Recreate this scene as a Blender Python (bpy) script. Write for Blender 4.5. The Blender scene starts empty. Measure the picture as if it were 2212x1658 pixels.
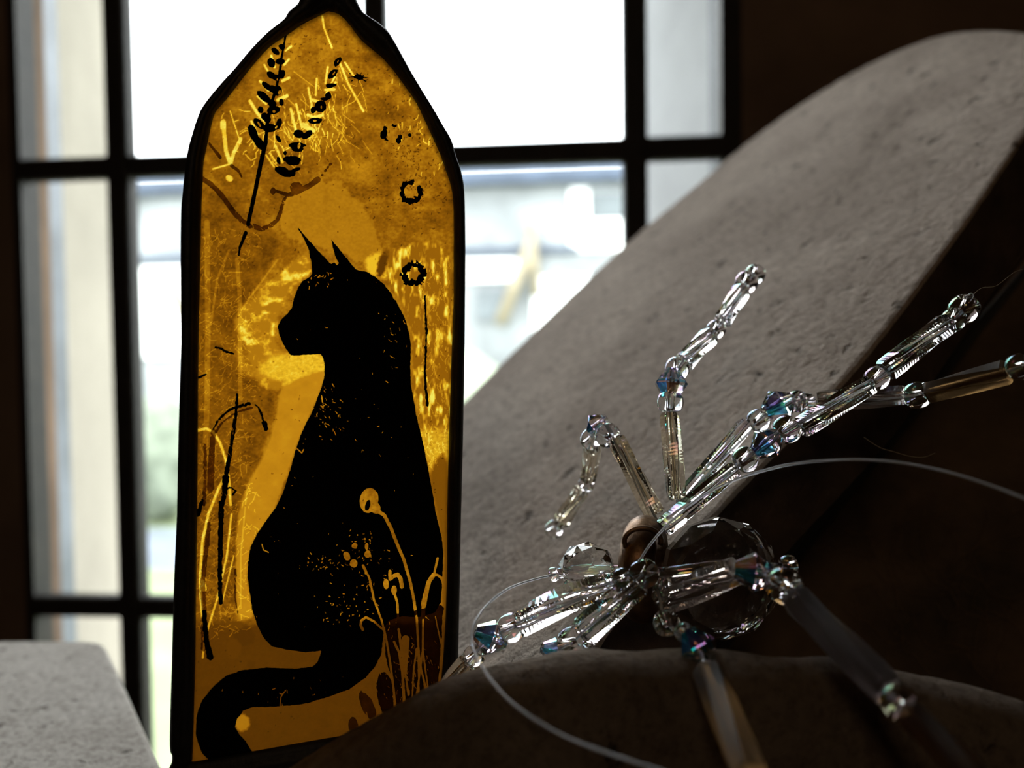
import bpy, bmesh, math, random
import numpy as np
from mathutils import Vector, Matrix, Euler, noise as mnoise

random.seed(7); rng = np.random.default_rng(7)
S = bpy.context.scene
COL = S.collection
W_, H_ = 2212, 1658
FPX = 1736.0
# ------------------------------------------------------------------ camera
cam_d = bpy.data.cameras.new('camera'); cam = bpy.data.objects.new('camera', cam_d); COL.objects.link(cam)
cam_d.sensor_width = 36.0; cam_d.lens = 36.0*FPX/W_
cam_d.clip_start = 0.005; cam_d.clip_end = 200
CAM = Vector((0, 0, 1.60))
YAW, PITCH, ROLL = math.radians(4.8), math.radians(-1.9), math.radians(-0.75)
RC = (Matrix.Rotation(YAW, 3, 'Z') @ Matrix.Rotation(math.pi/2+PITCH, 3, 'X') @ Matrix.Rotation(ROLL, 3, 'Z'))
cam.matrix_world = Matrix.Translation(CAM) @ RC.to_4x4()
cam_d.dof.use_dof = True; cam_d.dof.focus_distance = 0.163; cam_d.dof.aperture_fstop = 9.2
S.camera = cam
# ------------------------------------------------------------------ light
wd = bpy.data.worlds.new('overcast_sky'); S.world = wd; wd.use_nodes = True
bg = wd.node_tree.nodes['Background']
bg.inputs[0].default_value = (0.93, 0.97, 1.0, 1); bg.inputs[1].default_value = 1.0
S.view_settings.view_transform = 'Standard'; S.view_settings.look = 'None'
S.view_settings.gamma = 1.0; S.view_settings.use_curve_mapping = False
S.view_settings.exposure = 3.28
S.cycles.max_bounces = 14; S.cycles.transmission_bounces = 12; S.cycles.glossy_bounces = 6
S.cycles.diffuse_bounces = 5; S.cycles.transparent_max_bounces = 12
S.cycles.sample_clamp_indirect = 6.0

# dim warm fill light, added behind the camera to lift boards and rim
lp_ = bpy.data.lights.new('warm_fill_light', 'AREA'); lp_.shape = 'DISK'; lp_.size = .35; lp_.energy = .15; lp_.color = (1.0, .72, .45)
lo_ = bpy.data.objects.new('warm_fill_light', lp_); COL.objects.link(lo_); lo_.location = (-.15, -1.3, 2.45)
lo_.rotation_euler = (math.radians(42), 0, math.radians(-4))
# ------------------------------------------------------------------ geometry of view
def ray(u, v):
    return RC @ Vector(((u-W_/2)/FPX, (H_/2-v)/FPX, -1.0))
def W(u, v, d):                       # point at distance d (metres along the view axis)
    return CAM + ray(u, v)*d
def WY(u, v, y):                      # point on the vertical plane world y = y
    r = ray(u, v); return CAM + r*(y/r.y)
def CV(x, y, z):                      # camera frame direction (right, forward, up) to world
    return RC @ Vector((x, z, -y))
def hit(u, v, P, n):
    r = ray(u, v); return CAM + r*((P-CAM).dot(n)/r.dot(n))

# ------------------------------------------------------------------ materials
def nt(m):
    m.use_nodes = True; return m.node_tree, m.node_tree.nodes, m.node_tree.links
def noise_node(n, l, scale, detail=4, rough=.55, coord=None, vec=None):
    t = n.new('ShaderNodeTexNoise'); t.inputs['Scale'].default_value = scale
    t.inputs['Detail'].default_value = detail; t.inputs['Roughness'].default_value = rough
    l.new(vec if vec is not None else coord.outputs['Object'], t.inputs['Vector']); return t
def ramp(n, l, src, stops):
    r = n.new('ShaderNodeValToRGB'); e = r.color_ramp.elements
    while len(e) < len(stops): e.new(.5)
    for i, (p, c) in enumerate(stops): e[i].position = p; e[i].color = (*c, 1)
    l.new(src, r.inputs[0]); return r
def simple(name, col, rough=.6, metal=0, nscale=60, namt=.25, bump=.0, bscale=300, bdist=.001, **kw):
    m = bpy.data.materials.new(name); t, n, l = nt(m); b = n['Principled BSDF']
    tc = n.new('ShaderNodeTexCoord')
    no = noise_node(n, l, nscale, 5, .6, tc)
    lo = tuple(c*(1-namt) for c in col); hi = tuple(min(1, c*(1+namt)) for c in col)
    r = ramp(n, l, no.outputs['Fac'], [(.3, lo), (.7, hi)]); l.new(r.outputs[0], b.inputs['Base Color'])
    b.inputs['Roughness'].default_value = rough; b.inputs['Metallic'].default_value = metal
    if bump:
        n2 = noise_node(n, l, bscale, 6, .65, tc); bp = n.new('ShaderNodeBump')
        bp.inputs['Strength'].default_value = bump; bp.inputs['Distance'].default_value = bdist
        l.new(n2.outputs['Fac'], bp.inputs['Height']); l.new(bp.outputs[0], b.inputs['Normal'])
    for k, v in kw.items(): b.inputs[k.replace('_', ' ')].default_value = v
    return m
def stone(name, lo, hi, speck=(.06, .045, .035), dist=.0011, strength=.9):
    m = bpy.data.materials.new(name); t, n, l = nt(m); b = n['Principled BSDF']; tc = n.new('ShaderNodeTexCoord')
    big = noise_node(n, l, 22, 5, .6, tc); fine = noise_node(n, l, 420, 6, .7, tc); mid = noise_node(n, l, 110, 5, .65, tc)
    r = ramp(n, l, big.outputs['Fac'], [(.32, lo), (.68, hi)])
    vo = n.new('ShaderNodeTexVoronoi'); vo.inputs['Scale'].default_value = 95; vo.inputs['Randomness'].default_value = 1
    wn = noise_node(n, l, 240, 3, .6, tc); wa = n.new('ShaderNodeMix'); wa.data_type = 'VECTOR'; wa.inputs[0].default_value = .012
    l.new(tc.outputs['Object'], wa.inputs[4]); l.new(wn.outputs['Color'], wa.inputs[5]); l.new(wa.outputs[1], vo.inputs['Vector'])
    thr = n.new('ShaderNodeMath'); thr.operation = 'MULTIPLY_ADD'          # speckle size follows noise
    l.new(mid.outputs['Fac'], thr.inputs[0]); thr.inputs[1].default_value = -.62; thr.inputs[2].default_value = .43
    sub = n.new('ShaderNodeMath'); sub.operation = 'SUBTRACT'; l.new(thr.outputs[0], sub.inputs[0]); l.new(vo.outputs['Distance'], sub.inputs[1])
    sm = n.new('ShaderNodeMapRange'); sm.inputs[1].default_value = -.07; sm.inputs[2].default_value = .16; l.new(sub.outputs[0], sm.inputs[0])
    mx = n.new('ShaderNodeMix'); mx.data_type = 'RGBA'; l.new(sm.outputs[0], mx.inputs[0]); l.new(r.outputs[0], mx.inputs[6]); mx.inputs[7].default_value = (*speck, 1)
    r2 = ramp(n, l, fine.outputs['Fac'], [(.36, (.70, .68, .66)), (.50, (.98, .98, .98)), (.68, (1.12, 1.12, 1.12))])
    mu = n.new('ShaderNodeMix'); mu.data_type = 'RGBA'; mu.blend_type = 'MULTIPLY'; mu.inputs[0].default_value = 1
    l.new(mx.outputs[2], mu.inputs[6]); l.new(r2.outputs[0], mu.inputs[7]); l.new(mu.outputs[2], b.inputs['Base Color'])
    b.inputs['Roughness'].default_value = .95; b.inputs['Specular IOR Level'].default_value = .15
    ad = n.new('ShaderNodeMath'); ad.operation = 'MULTIPLY_ADD'; l.new(mid.outputs['Fac'], ad.inputs[0]); ad.inputs[1].default_value = 1.6; l.new(fine.outputs['Fac'], ad.inputs[2])
    a2 = n.new('ShaderNodeMath'); a2.operation = 'SUBTRACT'; l.new(ad.outputs[0], a2.inputs[0]); l.new(sm.outputs[0], a2.inputs[1])
    bp = n.new('ShaderNodeBump'); bp.inputs['Strength'].default_value = strength; bp.inputs['Distance'].default_value = dist
    l.new(a2.outputs[0], bp.inputs['Height']); l.new(bp.outputs[0], b.inputs['Normal'])
    return m
def glass(name, tint=(1, 1, 1), film=0, fior=1.8, ior=1.52, rough=.0, fvar=0):
    m = bpy.data.materials.new(name); t, n, l = nt(m); b = n['Principled BSDF']
    b.inputs['Base Color'].default_value = (*tint, 1); b.inputs['Transmission Weight'].default_value = 1
    b.inputs['IOR'].default_value = ior; b.inputs['Roughness'].default_value = rough
    if film:
        b.inputs['Thin Film Thickness'].default_value = film; b.inputs['Thin Film IOR'].default_value = fior
        if fvar:
            tc = n.new('ShaderNodeTexCoord'); no = noise_node(n, l, 260, 2, .5, tc)
            mr = n.new('ShaderNodeMapRange'); mr.inputs[3].default_value = film-fvar; mr.inputs[4].default_value = film+fvar
            l.new(no.outputs['Fac'], mr.inputs[0]); l.new(mr.outputs[0], b.inputs['Thin Film Thickness'])
    return m
M = {}
M['lead'] = simple('dark_lead', (.022, .02, .018), .55, .6, 200, .3, .5, 500, .0004)
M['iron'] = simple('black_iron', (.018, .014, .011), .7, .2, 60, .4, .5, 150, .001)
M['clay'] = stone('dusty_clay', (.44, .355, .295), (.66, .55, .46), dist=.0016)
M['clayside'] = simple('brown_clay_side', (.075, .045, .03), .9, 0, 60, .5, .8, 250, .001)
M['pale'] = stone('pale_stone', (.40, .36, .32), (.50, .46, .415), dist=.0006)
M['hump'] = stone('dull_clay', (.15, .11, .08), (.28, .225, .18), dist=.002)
M['board'] = simple('dark_wood', (.085, .05, .026), .85, 0, 35, .6, .7, 120, .001)
M['wall'] = simple('old_plaster', (.16, .10, .065), .95, 0, 6, .5, .6, 30, .004)
M['wallout'] = simple('lime_stone', (.34, .30, .25), .95, 0, 10, .12, .3, 60, .002)
M['bluegrey'] = simple('bluegrey_paint', (.13, .14, .165), .6, 0, 25, .35)
M['jambr'] = simple('whitewashed_stone', (.40, .40, .43), .9, 0, 12, .12, .3, 60, .002)
M['lawn'] = simple('lawn_green', (.15, .18, .09), .95, 0, 1.2, .35)
M['path'] = simple('grey_path', (.10, .115, .14), .95, 0, 3, .2)
M['hw'] = simple('pale_render', (.21, .22, .225), .95, 0, .8, .45)
M['hroof'] = simple('slate_blue', (.05, .065, .095), .8, 0, 2, .3)
M['white'] = simple('white_paint', (.85, .86, .84), .6, 0, 3, .05)
M['tan'] = simple('tan_timber', (.24, .20, .13), .8, 0, 4, .2)
M['hglass'] = simple('house_glass', (.08,.095,.10), .2, 0, 2, .3)
M['bush'] = simple('bush_leaves', (.13,.15,.11), .9, 0, 5, .4)
M['copper'] = simple('aged_copper', (.20, .115, .065), .42, 1, 350, .5, .5, 700, .0003)
M['bead'] = glass('clear_bead', (1, .985, .97), 420, 1.7, 1.5, 0, 160)
M['bugle'] = glass('clear_bugle', (1, .99, .97), 380, 1.75, 1.5, .02, 170)
M['smoke'] = glass('smoky_bugle', (.93, .84, .68), 330, 1.6, 1.5, .03, 120)
M['far'] = glass('dull_bugle', (.80, .70, .64), 300, 1.5, 1.5, .12, 100)
M['bicone'] = glass('aurora_crystal', (.96, .98, 1), 290, 2.3, 1.56, 0, 150)
M['crystal'] = glass('clear_crystal', (.97, .96, .95), 0, 1.5, 1.54, 0)
M['nylon'] = simple('nylon_thread', (.75, .77, .80), .25, 0, 900, .05, Transmission_Weight=.45)
M['dimb'] = glass('dark_brown_bugle', (.34, .20, .08), 0, 1.5, 1.18, .5)  # dark brown tint, rough, low index
M['dimg'] = glass('dark_grey_bugle', (.34, .27, .26), 0, 1.5, 1.22, .5)  # dark grey tint, rough, low index
M['hair'] = simple('fibre', (.45, .38, .28), .8, 0, 900, .2)
M['hairb'] = simple('brown_fibre', (.20, .11, .05), .8, 0, 900, .3)
# AB coating on crystal facets: a thin metallic film
def film_mat(name, c1, c2):
    m = bpy.data.materials.new(name); t, n, l = nt(m); b = n['Principled BSDF']; tc = n.new('ShaderNodeTexCoord')
    no = noise_node(n, l, 300, 1, .4, tc); r = ramp(n, l, no.outputs['Fac'], [(.4, c1), (.6, c2)])
    l.new(r.outputs[0], b.inputs['Base Color']); b.inputs['Roughness'].default_value = .12
    b.inputs['Metallic'].default_value = .45; b.inputs['Transmission Weight'].default_value = .85; b.inputs['IOR'].default_value = 1.7
    return m
M['ab_blue'] = film_mat('coating_blue', (.03, .30, .95), (.05, .75, .95))
M['ab_gold'] = film_mat('coating_orange', (.75, .28, .12), (.55, .45, .25))
M['ab_violet'] = film_mat('coating_violet', (.30, .16, .60), (.12, .20, .55))
# window glass: mostly clear
m = bpy.data.materials.new('window_glass'); t, n, l = nt(m); n.remove(n['Principled BSDF'])
tr = n.new('ShaderNodeBsdfTransparent'); tr.inputs[0].default_value = (.97, .985, .98, 1)
gl = n.new('ShaderNodeBsdfGlossy'); gl.inputs['Roughness'].default_value = .03; gl.inputs[0].default_value = (1, 1, 1, 1)
mx = n.new('ShaderNodeMixShader'); mx.inputs[0].default_value = .04
l.new(tr.outputs[0], mx.inputs[1]); l.new(gl.outputs[0], mx.inputs[2]); l.new(mx.outputs[0], n['Material Output'].inputs[0]); M['pane'] = m
# amber sheet: front face diffuses the light behind it
m = bpy.data.materials.new('amber_glass'); t, n, l = nt(m); n.remove(n['Principled BSDF'])
at = n.new('ShaderNodeAttribute'); at.attribute_name = 'tone'
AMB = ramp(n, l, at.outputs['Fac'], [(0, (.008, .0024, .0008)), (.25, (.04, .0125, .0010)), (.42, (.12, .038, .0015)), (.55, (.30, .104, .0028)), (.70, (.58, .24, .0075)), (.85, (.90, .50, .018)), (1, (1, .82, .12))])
tl = n.new('ShaderNodeBsdfTranslucent'); l.new(AMB.outputs[0], tl.inputs[0])
gl = n.new('ShaderNodeBsdfGlossy'); gl.inputs['Roughness'].default_value = .18; gl.inputs[0].default_value = (.5, .4, .3, 1)
mx = n.new('ShaderNodeMixShader'); mx.inputs[0].default_value = .04
l.new(tl.outputs[0], mx.inputs[1]); l.new(gl.outputs[0], mx.inputs[2]); l.new(mx.outputs[0], n['Material Output'].inputs[0]); M['amber'] = m
m = bpy.data.materials.new('amber_back'); t, n, l = nt(m); n.remove(n['Principled BSDF'])
tr = n.new('ShaderNodeBsdfTransparent'); tr.inputs[0].default_value = (1, 1, 1, 1)
tx = noise_node(n, l, 50, 2, .5, n.new('ShaderNodeTexCoord')); rr = ramp(n, l, tx.outputs['Fac'], [(.3, (.97, .96, .93)), (.7, (1, 1, 1))]); l.new(rr.outputs[0], tr.inputs[0])
l.new(tr.outputs[0], n['Material Output'].inputs[0]); M['amberback'] = m
def ink_mat(name, col, trans):
    m = bpy.data.materials.new(name); t, n, l = nt(m); n.remove(n['Principled BSDF'])
    d = n.new('ShaderNodeBsdfDiffuse'); d.inputs[0].default_value = (*col, 1); d.inputs[1].default_value = .5
    if not trans: l.new(d.outputs[0], n['Material Output'].inputs[0]); return m
    tc = n.new('ShaderNodeTexCoord'); no = noise_node(n, l, 300, 4, .6, tc)
    r = ramp(n, l, no.outputs['Fac'], [(.3, tuple(c*.45 for c in trans)), (.7, tuple(min(1, c*1.4) for c in trans))])
    tr = n.new('ShaderNodeBsdfTransparent'); l.new(r.outputs[0], tr.inputs[0])
    a = n.new('ShaderNodeAddShader'); l.new(d.outputs[0], a.inputs[0]); l.new(tr.outputs[0], a.inputs[1]); l.new(a.outputs[0], n['Material Output'].inputs[0]); return m
M['ink'] = ink_mat('black_paint', (.004, .003, .003), None)
M['inkb'] = ink_mat('thin_brown_paint', (.004, .003, .002), (.24, .17, .14))
M['inkd'] = ink_mat('dark_brown_paint', (.004, .003, .002), (.045, .028, .03))

# ------------------------------------------------------------------ object helpers
def tag(o, label=None, cat=None, group=None, kind=None):
    if label: o['label'] = label
    if cat: o['category'] = cat
    if group: o['group'] = group
    if kind: o['kind'] = kind
    return o
def link(name, me, mats, parent=None, smooth=False):
    for mt in (mats if isinstance(mats, (list, tuple)) else [mats]): me.materials.append(mt)
    o = bpy.data.objects.new(name, me); COL.objects.link(o)
    if smooth: me.polygons.foreach_set('use_smooth', [True]*len(me.polygons))
    if parent: o.parent = parent; o.matrix_parent_inverse = parent.matrix_basis.inverted()
    return o
def mesh(name, verts, faces, mats, parent=None, smooth=False):
    me = bpy.data.meshes.new(name); me.from_pydata([tuple(v) for v in verts], [], faces); me.update()
    return link(name, me, mats, parent, smooth)
def empty(name, loc):
    o = bpy.data.objects.new(name, None); o.location = loc; o.empty_display_size = .01; COL.objects.link(o); return o
def box_vf(a, b):
    x0, y0, z0 = a; x1, y1, z1 = b
    v = [(x0,y0,z0),(x1,y0,z0),(x1,y1,z0),(x0,y1,z0),(x0,y0,z1),(x1,y0,z1),(x1,y1,z1),(x0,y1,z1)]
    f = [(3,2,1,0),(4,5,6,7),(0,1,5,4),(1,2,6,5),(2,3,7,6),(3,0,4,7)]
    return v, f
def boxes(name, lst, mats, parent=None, bevel=0):
    V, F = [], []
    for a, b in lst:
        v, f = box_vf(a, b); k = len(V); V += v; F += [tuple(i+k for i in q) for q in f]
    o = mesh(name, V, F, mats, parent)
    if bevel:
        md = o.modifiers.new('bevel', 'BEVEL'); md.width = bevel; md.segments = 3
    return o
def frame_of(d):
    d = d.normalized(); a = Vector((0, 0, 1)) if abs(d.z) < .9 else Vector((1, 0, 0))
    x = d.cross(a).normalized(); return x, d.cross(x).normalized(), d
def catmull(P, n=8):
    P = [Vector(p) for p in P]; P = [P[0]*2-P[1]] + P + [P[-1]*2-P[-2]]; out = []
    for i in range(1, len(P)-2):
        for k in range(n):
            t = k/n; a, b, c, d = P[i-1], P[i], P[i+1], P[i+2]
            out.append(.5*((2*b)+(c-a)*t+(2*a-5*b+4*c-d)*t*t+(3*b-a-3*c+d)*t**3))
    out.append(P[-2]); return out
def tube(name, P, r, mat, parent=None, seg=8, r1=None):
    V, F = [], []; n = len(P); x = None
    for i, p in enumerate(P):
        d = (P[min(i+1, n-1)]-P[max(i-1, 0)]).normalized()
        if x is None: x = frame_of(d)[0]
        x = (x-d*x.dot(d)).normalized(); y = d.cross(x)
        rr = r if r1 is None else r+(r1-r)*i/(n-1)
        for k in range(seg):
            a = 2*math.pi*k/seg; V.append(p+(x*math.cos(a)+y*math.sin(a))*rr)
    for i in range(n-1):
        for k in range(seg):
            F.append((i*seg+k, i*seg+(k+1) % seg, (i+1)*seg+(k+1) % seg, (i+1)*seg+k))
    F.append(tuple(range(seg))[::-1]); F.append(tuple((n-1)*seg+k for k in range(seg)))
    return mesh(name, V, F, mat, parent, True)

# ================================================================== SETTING
YW = 0.50                                     # inner face of the glazing bars
def X_at(u, v=829): return WY(u, v, YW).x
def Z_at(u, v): return WY(u, v, YW).z
xb = [X_at(268, 500), X_at(820, 500), X_at(1372, 500)]
zb = [Z_at(1106, 334), Z_at(1106, 1318)]
XL, XR = X_at(54, 829), X_at(1598, 200)
ZT, ZB = CAM.z+.62, CAM.z-.44
RX0, RX1, RY0, FL, CE = -1.6, 1.5, -2.4, 0.0, 2.6
def struct(o): o['kind'] = 'structure'; return o
struct(boxes('floor', [((RX0-.1, RY0-.1, FL-.1), (RX1+.1, YW+.03, FL))], M['board']))
struct(boxes('ceiling', [((RX0-.1, RY0-.1, CE), (RX1+.1, YW+.5, CE+.1))], M['wall']))
struct(boxes('wall_left', [((RX0-.1, RY0-.1, FL), (RX0, YW+.01, CE))], M['wall']))
struct(boxes('wall_right', [((RX1, RY0-.1, FL), (RX1+.1, YW+.01, CE))], M['wall']))
struct(boxes('wall_back', [((RX0, RY0-.1, FL), (RX1, RY0, CE))], M['wall']))
YI = YW+.03; YO = YW+.15
struct(boxes('wall_front', [((RX0-.1, YW-.006, FL), (XL, YI, CE)), ((XR, YW-.006, FL), (RX1+.1, YI, CE)),
                     ((XL, YW-.006, FL), (XR, YI, ZB)), ((XL, YW-.006, ZT), (XR, YI, CE))], M['wall']))
XLo, XRo = WY(258, 829, YO).x, WY(1392, 200, YO).x
def prism(name, pts, z0, z1, mat, parent=None):
    n = len(pts); V = [(x, y, z0) for x, y in pts]+[(x, y, z1) for x, y in pts]
    F = [tuple(range(n))[::-1], tuple(range(n, 2*n))]+[(i, (i+1) % n, (i+1) % n+n, i+n) for i in range(n)]
    return mesh(name, V, F, mat, parent)
ys = YI+.022
def lerp(a, b, t): return a+(b-a)*t
tl_ = (ys-YI)/(YO-YI)
xls, xrs = lerp(XL, XLo, tl_), lerp(XR, XRo, tl_*1.2)
struct(prism('trim_1', [(XL-.2, YI), (XL, YI), (xls, ys), (XL-.2, ys)], ZB-.3, ZT+.3, M['bluegrey']))
struct(prism('trim_2', [(XR, YI), (XR+.2, YI), (XR+.2, ys), (xrs, ys)], ZB-.3, ZT+.3, M['bluegrey']))
struct(prism('wall_left_reveal', [(XL-.2, ys), (xls, ys), (XLo, YO), (XL-.9, YO)], ZB-.6, ZT+.6, M['wallout']))
struct(prism('wall_right_reveal', [(xrs, ys), (XR+.2, ys), (XR+.9, YO), (XRo, YO)], ZB-.6, ZT+.6, M['jambr']))
struct(boxes('trim_3', [((XL-.2, YI, ZB-.5), (XR+.2, YO+.1, ZB-.02))], M['wallout']))
struct(boxes('trim_4', [((XL-.3, YI, ZT), (XR+.3, YO, ZT+.5))], M['wallout']))
# window with iron glazing bars
win = struct(empty('window_1', ((XL+XR)/2, YW, ZB)))
zs = [zb[1]-(zb[0]-zb[1]), zb[1], zb[0], zb[0]+(zb[0]-zb[1])]
bw = .0077
boxes('outer_frame', [((XL, YW-.006, ZB), (XL+.006, YW+.012, ZT)), ((XR-.012, YW-.006, ZB), (XR, YW+.012, ZT)),
                      ((XL, YW-.006, ZB), (XR, YW+.012, ZB+.012)), ((XL, YW-.006, ZT-.012), (XR, YW+.012, ZT))], M['iron'], win)
for x in xb:
    boxes('vertical_bar', [((x-bw, YW-.007, ZB), (x+bw, YW+.007, ZT))], M['iron'], win, .003)
for z in zs:
    if ZB < z < ZT: boxes('horizontal_bar', [((XL, YW-.0055, z-.0072), (XR, YW+.0055, z+.0072))], M['iron'], win, .003)
# solder fillets rounding the bar crossings
def fillet(x, z):
    V, F = [], []; r0 = .0125
    for s, y in enumerate((YW-.005, YW+.005)):
        for k in range(32):
            a = 2*math.pi*k/32; c, q = math.cos(a), math.sin(a)
            rr = r0*(1+.30*abs(math.cos(2*a))**4)*(.72+.0)
            V.append((x+rr*1.15*c, y, z+rr*1.15*q))
    F = [tuple(range(32)), tuple(range(32, 64))[::-1]]+[(k, (k+1) % 32+0, (k+1) % 32+32, k+32) for k in range(32)]
    return mesh('bar_joint', V, F, M['iron'], win)
for x in xb:
    for z in zs[1:3]: fillet(x, z)
edges = [XL]+xb+[XR]; ze = [ZB]+[z for z in zs if ZB < z < ZT]+[ZT]
for i in range(4):
    for j in range(len(ze)-1):
        boxes('window_pane', [((edges[i]+.004, YW-.0015, ze[j]+.004), (edges[i+1]-.004, YW+.0015, ze[j+1]-.004))], M['pane'], win)
# daylight enters only here (sampling portal)
pl = bpy.data.lights.new('daylight_portal', 'AREA'); pl.shape = 'RECTANGLE'; pl.size = XR-XL; pl.size_y = ZT-ZB
pl.cycles.is_portal = True
po = bpy.data.objects.new('daylight_portal', pl); COL.objects.link(po)
po.location = ((XL+XR)/2, YW+.06, (ZT+ZB)/2); po.rotation_euler = (-math.pi/2, 0, 0)

# ================================================================== OUTSIDE
GZ = CAM.z-1.75
def ground(name, x0, x1, y0, y1, z0, z1, mat):
    return struct(boxes(name, [((x0, y0, z0), (x1, y1, z1))], mat))
ground('lawn', -40, 40, YO+.35, 60, GZ-.3, GZ, M['lawn'])
yp0, yp1 = 1.75*1736/470*1.0, 1.75*1736/380
ground('garden_path', -20, 20, yp0, yp1, GZ, GZ+.01, M['path'])
HY = 13.0
def hx(u): return WY(u, 500, HY).x
def hz(v, u=1106): return WY(u, v, HY).z
house = empty('house', (hx(1100), HY, GZ))
tag(house, 'blurred pale house across the lawn, seen through the lower window panes', 'house')
boxes('house_wall', [((hx(60), HY, GZ), (hx(1800), HY+5, hz(400)))], M['hw'], house)
V = [(hx(0), HY-.35, hz(402)), (hx(1850), HY-.35, hz(402)), (hx(1850), HY-.35, hz(372)), (hx(0), HY-.35, hz(372)),
     (hx(0), HY+.9, hz(350)), (hx(1850), HY+.9, hz(350)), (hx(1850), HY+.9, hz(402)), (hx(0), HY+.9, hz(402))]
mesh('roof', V, [(0,1,2,3),(3,2,5,4),(4,5,6,7),(7,6,1,0),(0,3,4,7),(1,6,5,2)], M['hroof'], house)
def hrect(name, u0, v0, u1, v1, mat, d=.06):
    return boxes(name, [((hx(u0), HY-d, hz(v1)), (hx(u1), HY+.02, hz(v0)))], mat, house)
hrect('white_panel', 990, 560, 1118, 604, M['white'])
hrect('white_panel', 1232, 412, 1272, 545, M['white'], .05)
hrect('white_panel', 1262, 482, 1345, 545, M['white'], .07)
hrect('house_window', 1275, 425, 1345, 478, M['hglass'])
hrect('white_panel', 1408, 405, 1432, 480, M['white'])
hrect('white_panel', 280, 560, 420, 760, M['white'])
hrect('house_window', 1030, 625, 1085, 690, M['hglass'])
hrect('house_window', 200, 470, 250, 560, M['hglass'])
hrect('white_panel', 1150, 600, 1340, 860, M['white'], .04)
hrect('ledge', 270, 535, 1250, 548, M['hroof'], .12)
def beam(name, a, b, w, mat, parent):
    P = [WY(a[0], a[1], HY-.2), WY(b[0], b[1], HY-.2)]
    return tube(name, P, w, mat, parent, 6)
beam('timber_brace', (1150, 520), (1080, 700), .10, M['tan'], house)
beam('timber_brace', (1145, 480), (1160, 640), .08, M['tan'], house)
beam('timber_brace', (355, 590), (400, 680), .09, M['tan'], house)
def bush(name, u, v, Y, r, label, mat, sq=1.0):
    c = WY(u, v, Y); sq = (c.z+r*.3-GZ)/(2*r)*1.0; bm = bmesh.new(); bmesh.ops.create_icosphere(bm, subdivisions=4, radius=1)
    for q in bm.verts:
        k = 1+.30*mnoise.noise(q.co*2.3+c)+.14*mnoise.noise(q.co*7)
        q.co = Vector((q.co.x*r*k, q.co.y*r*k*.8, q.co.z*r*k*sq))
    zmin = min(q.co.z for q in bm.verts)
    me = bpy.data.meshes.new(name); bm.to_mesh(me); bm.free()
    o = link(name, me, mat, None, True); o.location = (c.x, c.y, GZ-zmin-.03); 
    return tag(o, label, 'bush', 'bushes on the lawn outside')
M['bushp'] = simple('pale_bush', (.22,.25,.18), .9, 0, 5, .3)
bush('bush', 1040, 860, 7.0, .62, 'pale green bush beyond the window, right of the amber cat panel', M['bushp'], 1.0)
bush('bush', 345, 900, 8.5, .55, 'grey green bush beyond the window, left of the amber cat panel', M['bush'], .9)

# ================================================================== AMBER PANEL (pixel-traced outline on a real plane)
YAWP = math.radians(14)
PP = W(700, 830, .160); PN = CV(math.sin(YAWP), -math.cos(YAWP), 0.0)     # towards the camera
def on(u, v, off=0.0): return hit(u, v, PP, PN)+PN*off
panel = empty('cat_panel', on(690, 1690)); tag(panel, 'arched amber glass panel in dark lead with a black cat silhouette', 'glass panel')
outer = [(708,-58),(672,-42),(652,-15),(647,0),(642,10),(623,27),(612,44),(576,73),(542,108),(505,152),(471,189),(438,231),(426,257),(414,294),(406,324),(399,371),(394,422),(391,456),(390,560),(391,743),(387,878),(384,1013),(382,1110),(376,1254),(371,1429),(367,1568),(367,1617),(371,1627),(371,1645),(364,1662),(362,1690)]
inner = [(709,25),(700,29),(692,33),(684,37),(676,41),(662,48),(647,57),(620,76),(583,101),(549,138),(519,176),(488,216),(465,243),(455,277),(449,308),(440,350),(438,388),(435,456),(433,560),(429,743),(428,878),(427,1013),(426,1110),(424,1254),(422,1429),(418,1568),(417,1617),(416,1627),(416,1635),(416,1639),(416,1644)]
outer_r = [(735,-52),(757,-35),(766,-15),(770,0),(782,24),(792,34),(819,51),(840,71),(860,105),(884,149),(907,189),(934,233),(958,274),(975,304),(985,338),(995,368),(1002,405),(1004,456),(1005,560),(1004,650),(1003,776),(1000,945),(996,1100),(993,1254),(990,1401),(988,1500),(987,1600)]
inner_r = [(716,26),(722,27),(727,29),(732,31),(745,42),(758,57),(782,88),(823,122),(836,136),(850,152),(877,189),(900,223),(921,267),(941,311),(953,338),(963,368),(975,405),(980,456),(980,560),(980,650),(975,776),(970,945),(966,1100),(965,1254),(959,1401),(952,1480),(950,1558)]
bot_o = [(870,1625),(740,1648),(618,1668),(480,1688)]
bot_i = [(860,1570),(709,1593),(545,1622),(460,1637)]
ringO = outer+bot_o[::-1]+outer_r[::-1]; ringI = inner+bot_i[::-1]+inner_r[::-1]
def smooth_ring(R, n=4):
    P = [Vector((a, b, 0)) for a, b in R]; out = []; N = len(P)
    for i in range(N):
        a, b, c, d = P[i-1], P[i], P[(i+1) % N], P[(i+2) % N]
        for k in range(n):
            t = k/n; q = .5*((2*b)+(c-a)*t+(2*a-5*b+4*c-d)*t*t+(3*b-a-3*c+d)*t**3); out.append((q.x, q.y))
    return out
RO, RI = smooth_ring(ringO, 3), smooth_ring(ringI, 3)
PROF = [(0,.0003),(.06,.0008),(.22,.0012),(.30,.0013),(.36,.0019),(.62,.0020),(.85,.0014),(.97,.0006),(1,0),(.97,-.0006),(.85,-.0016),(.5,-.0022),(.15,-.0016),(0,-.0013)]
V, F = [], []; npf = len(PROF)
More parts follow.
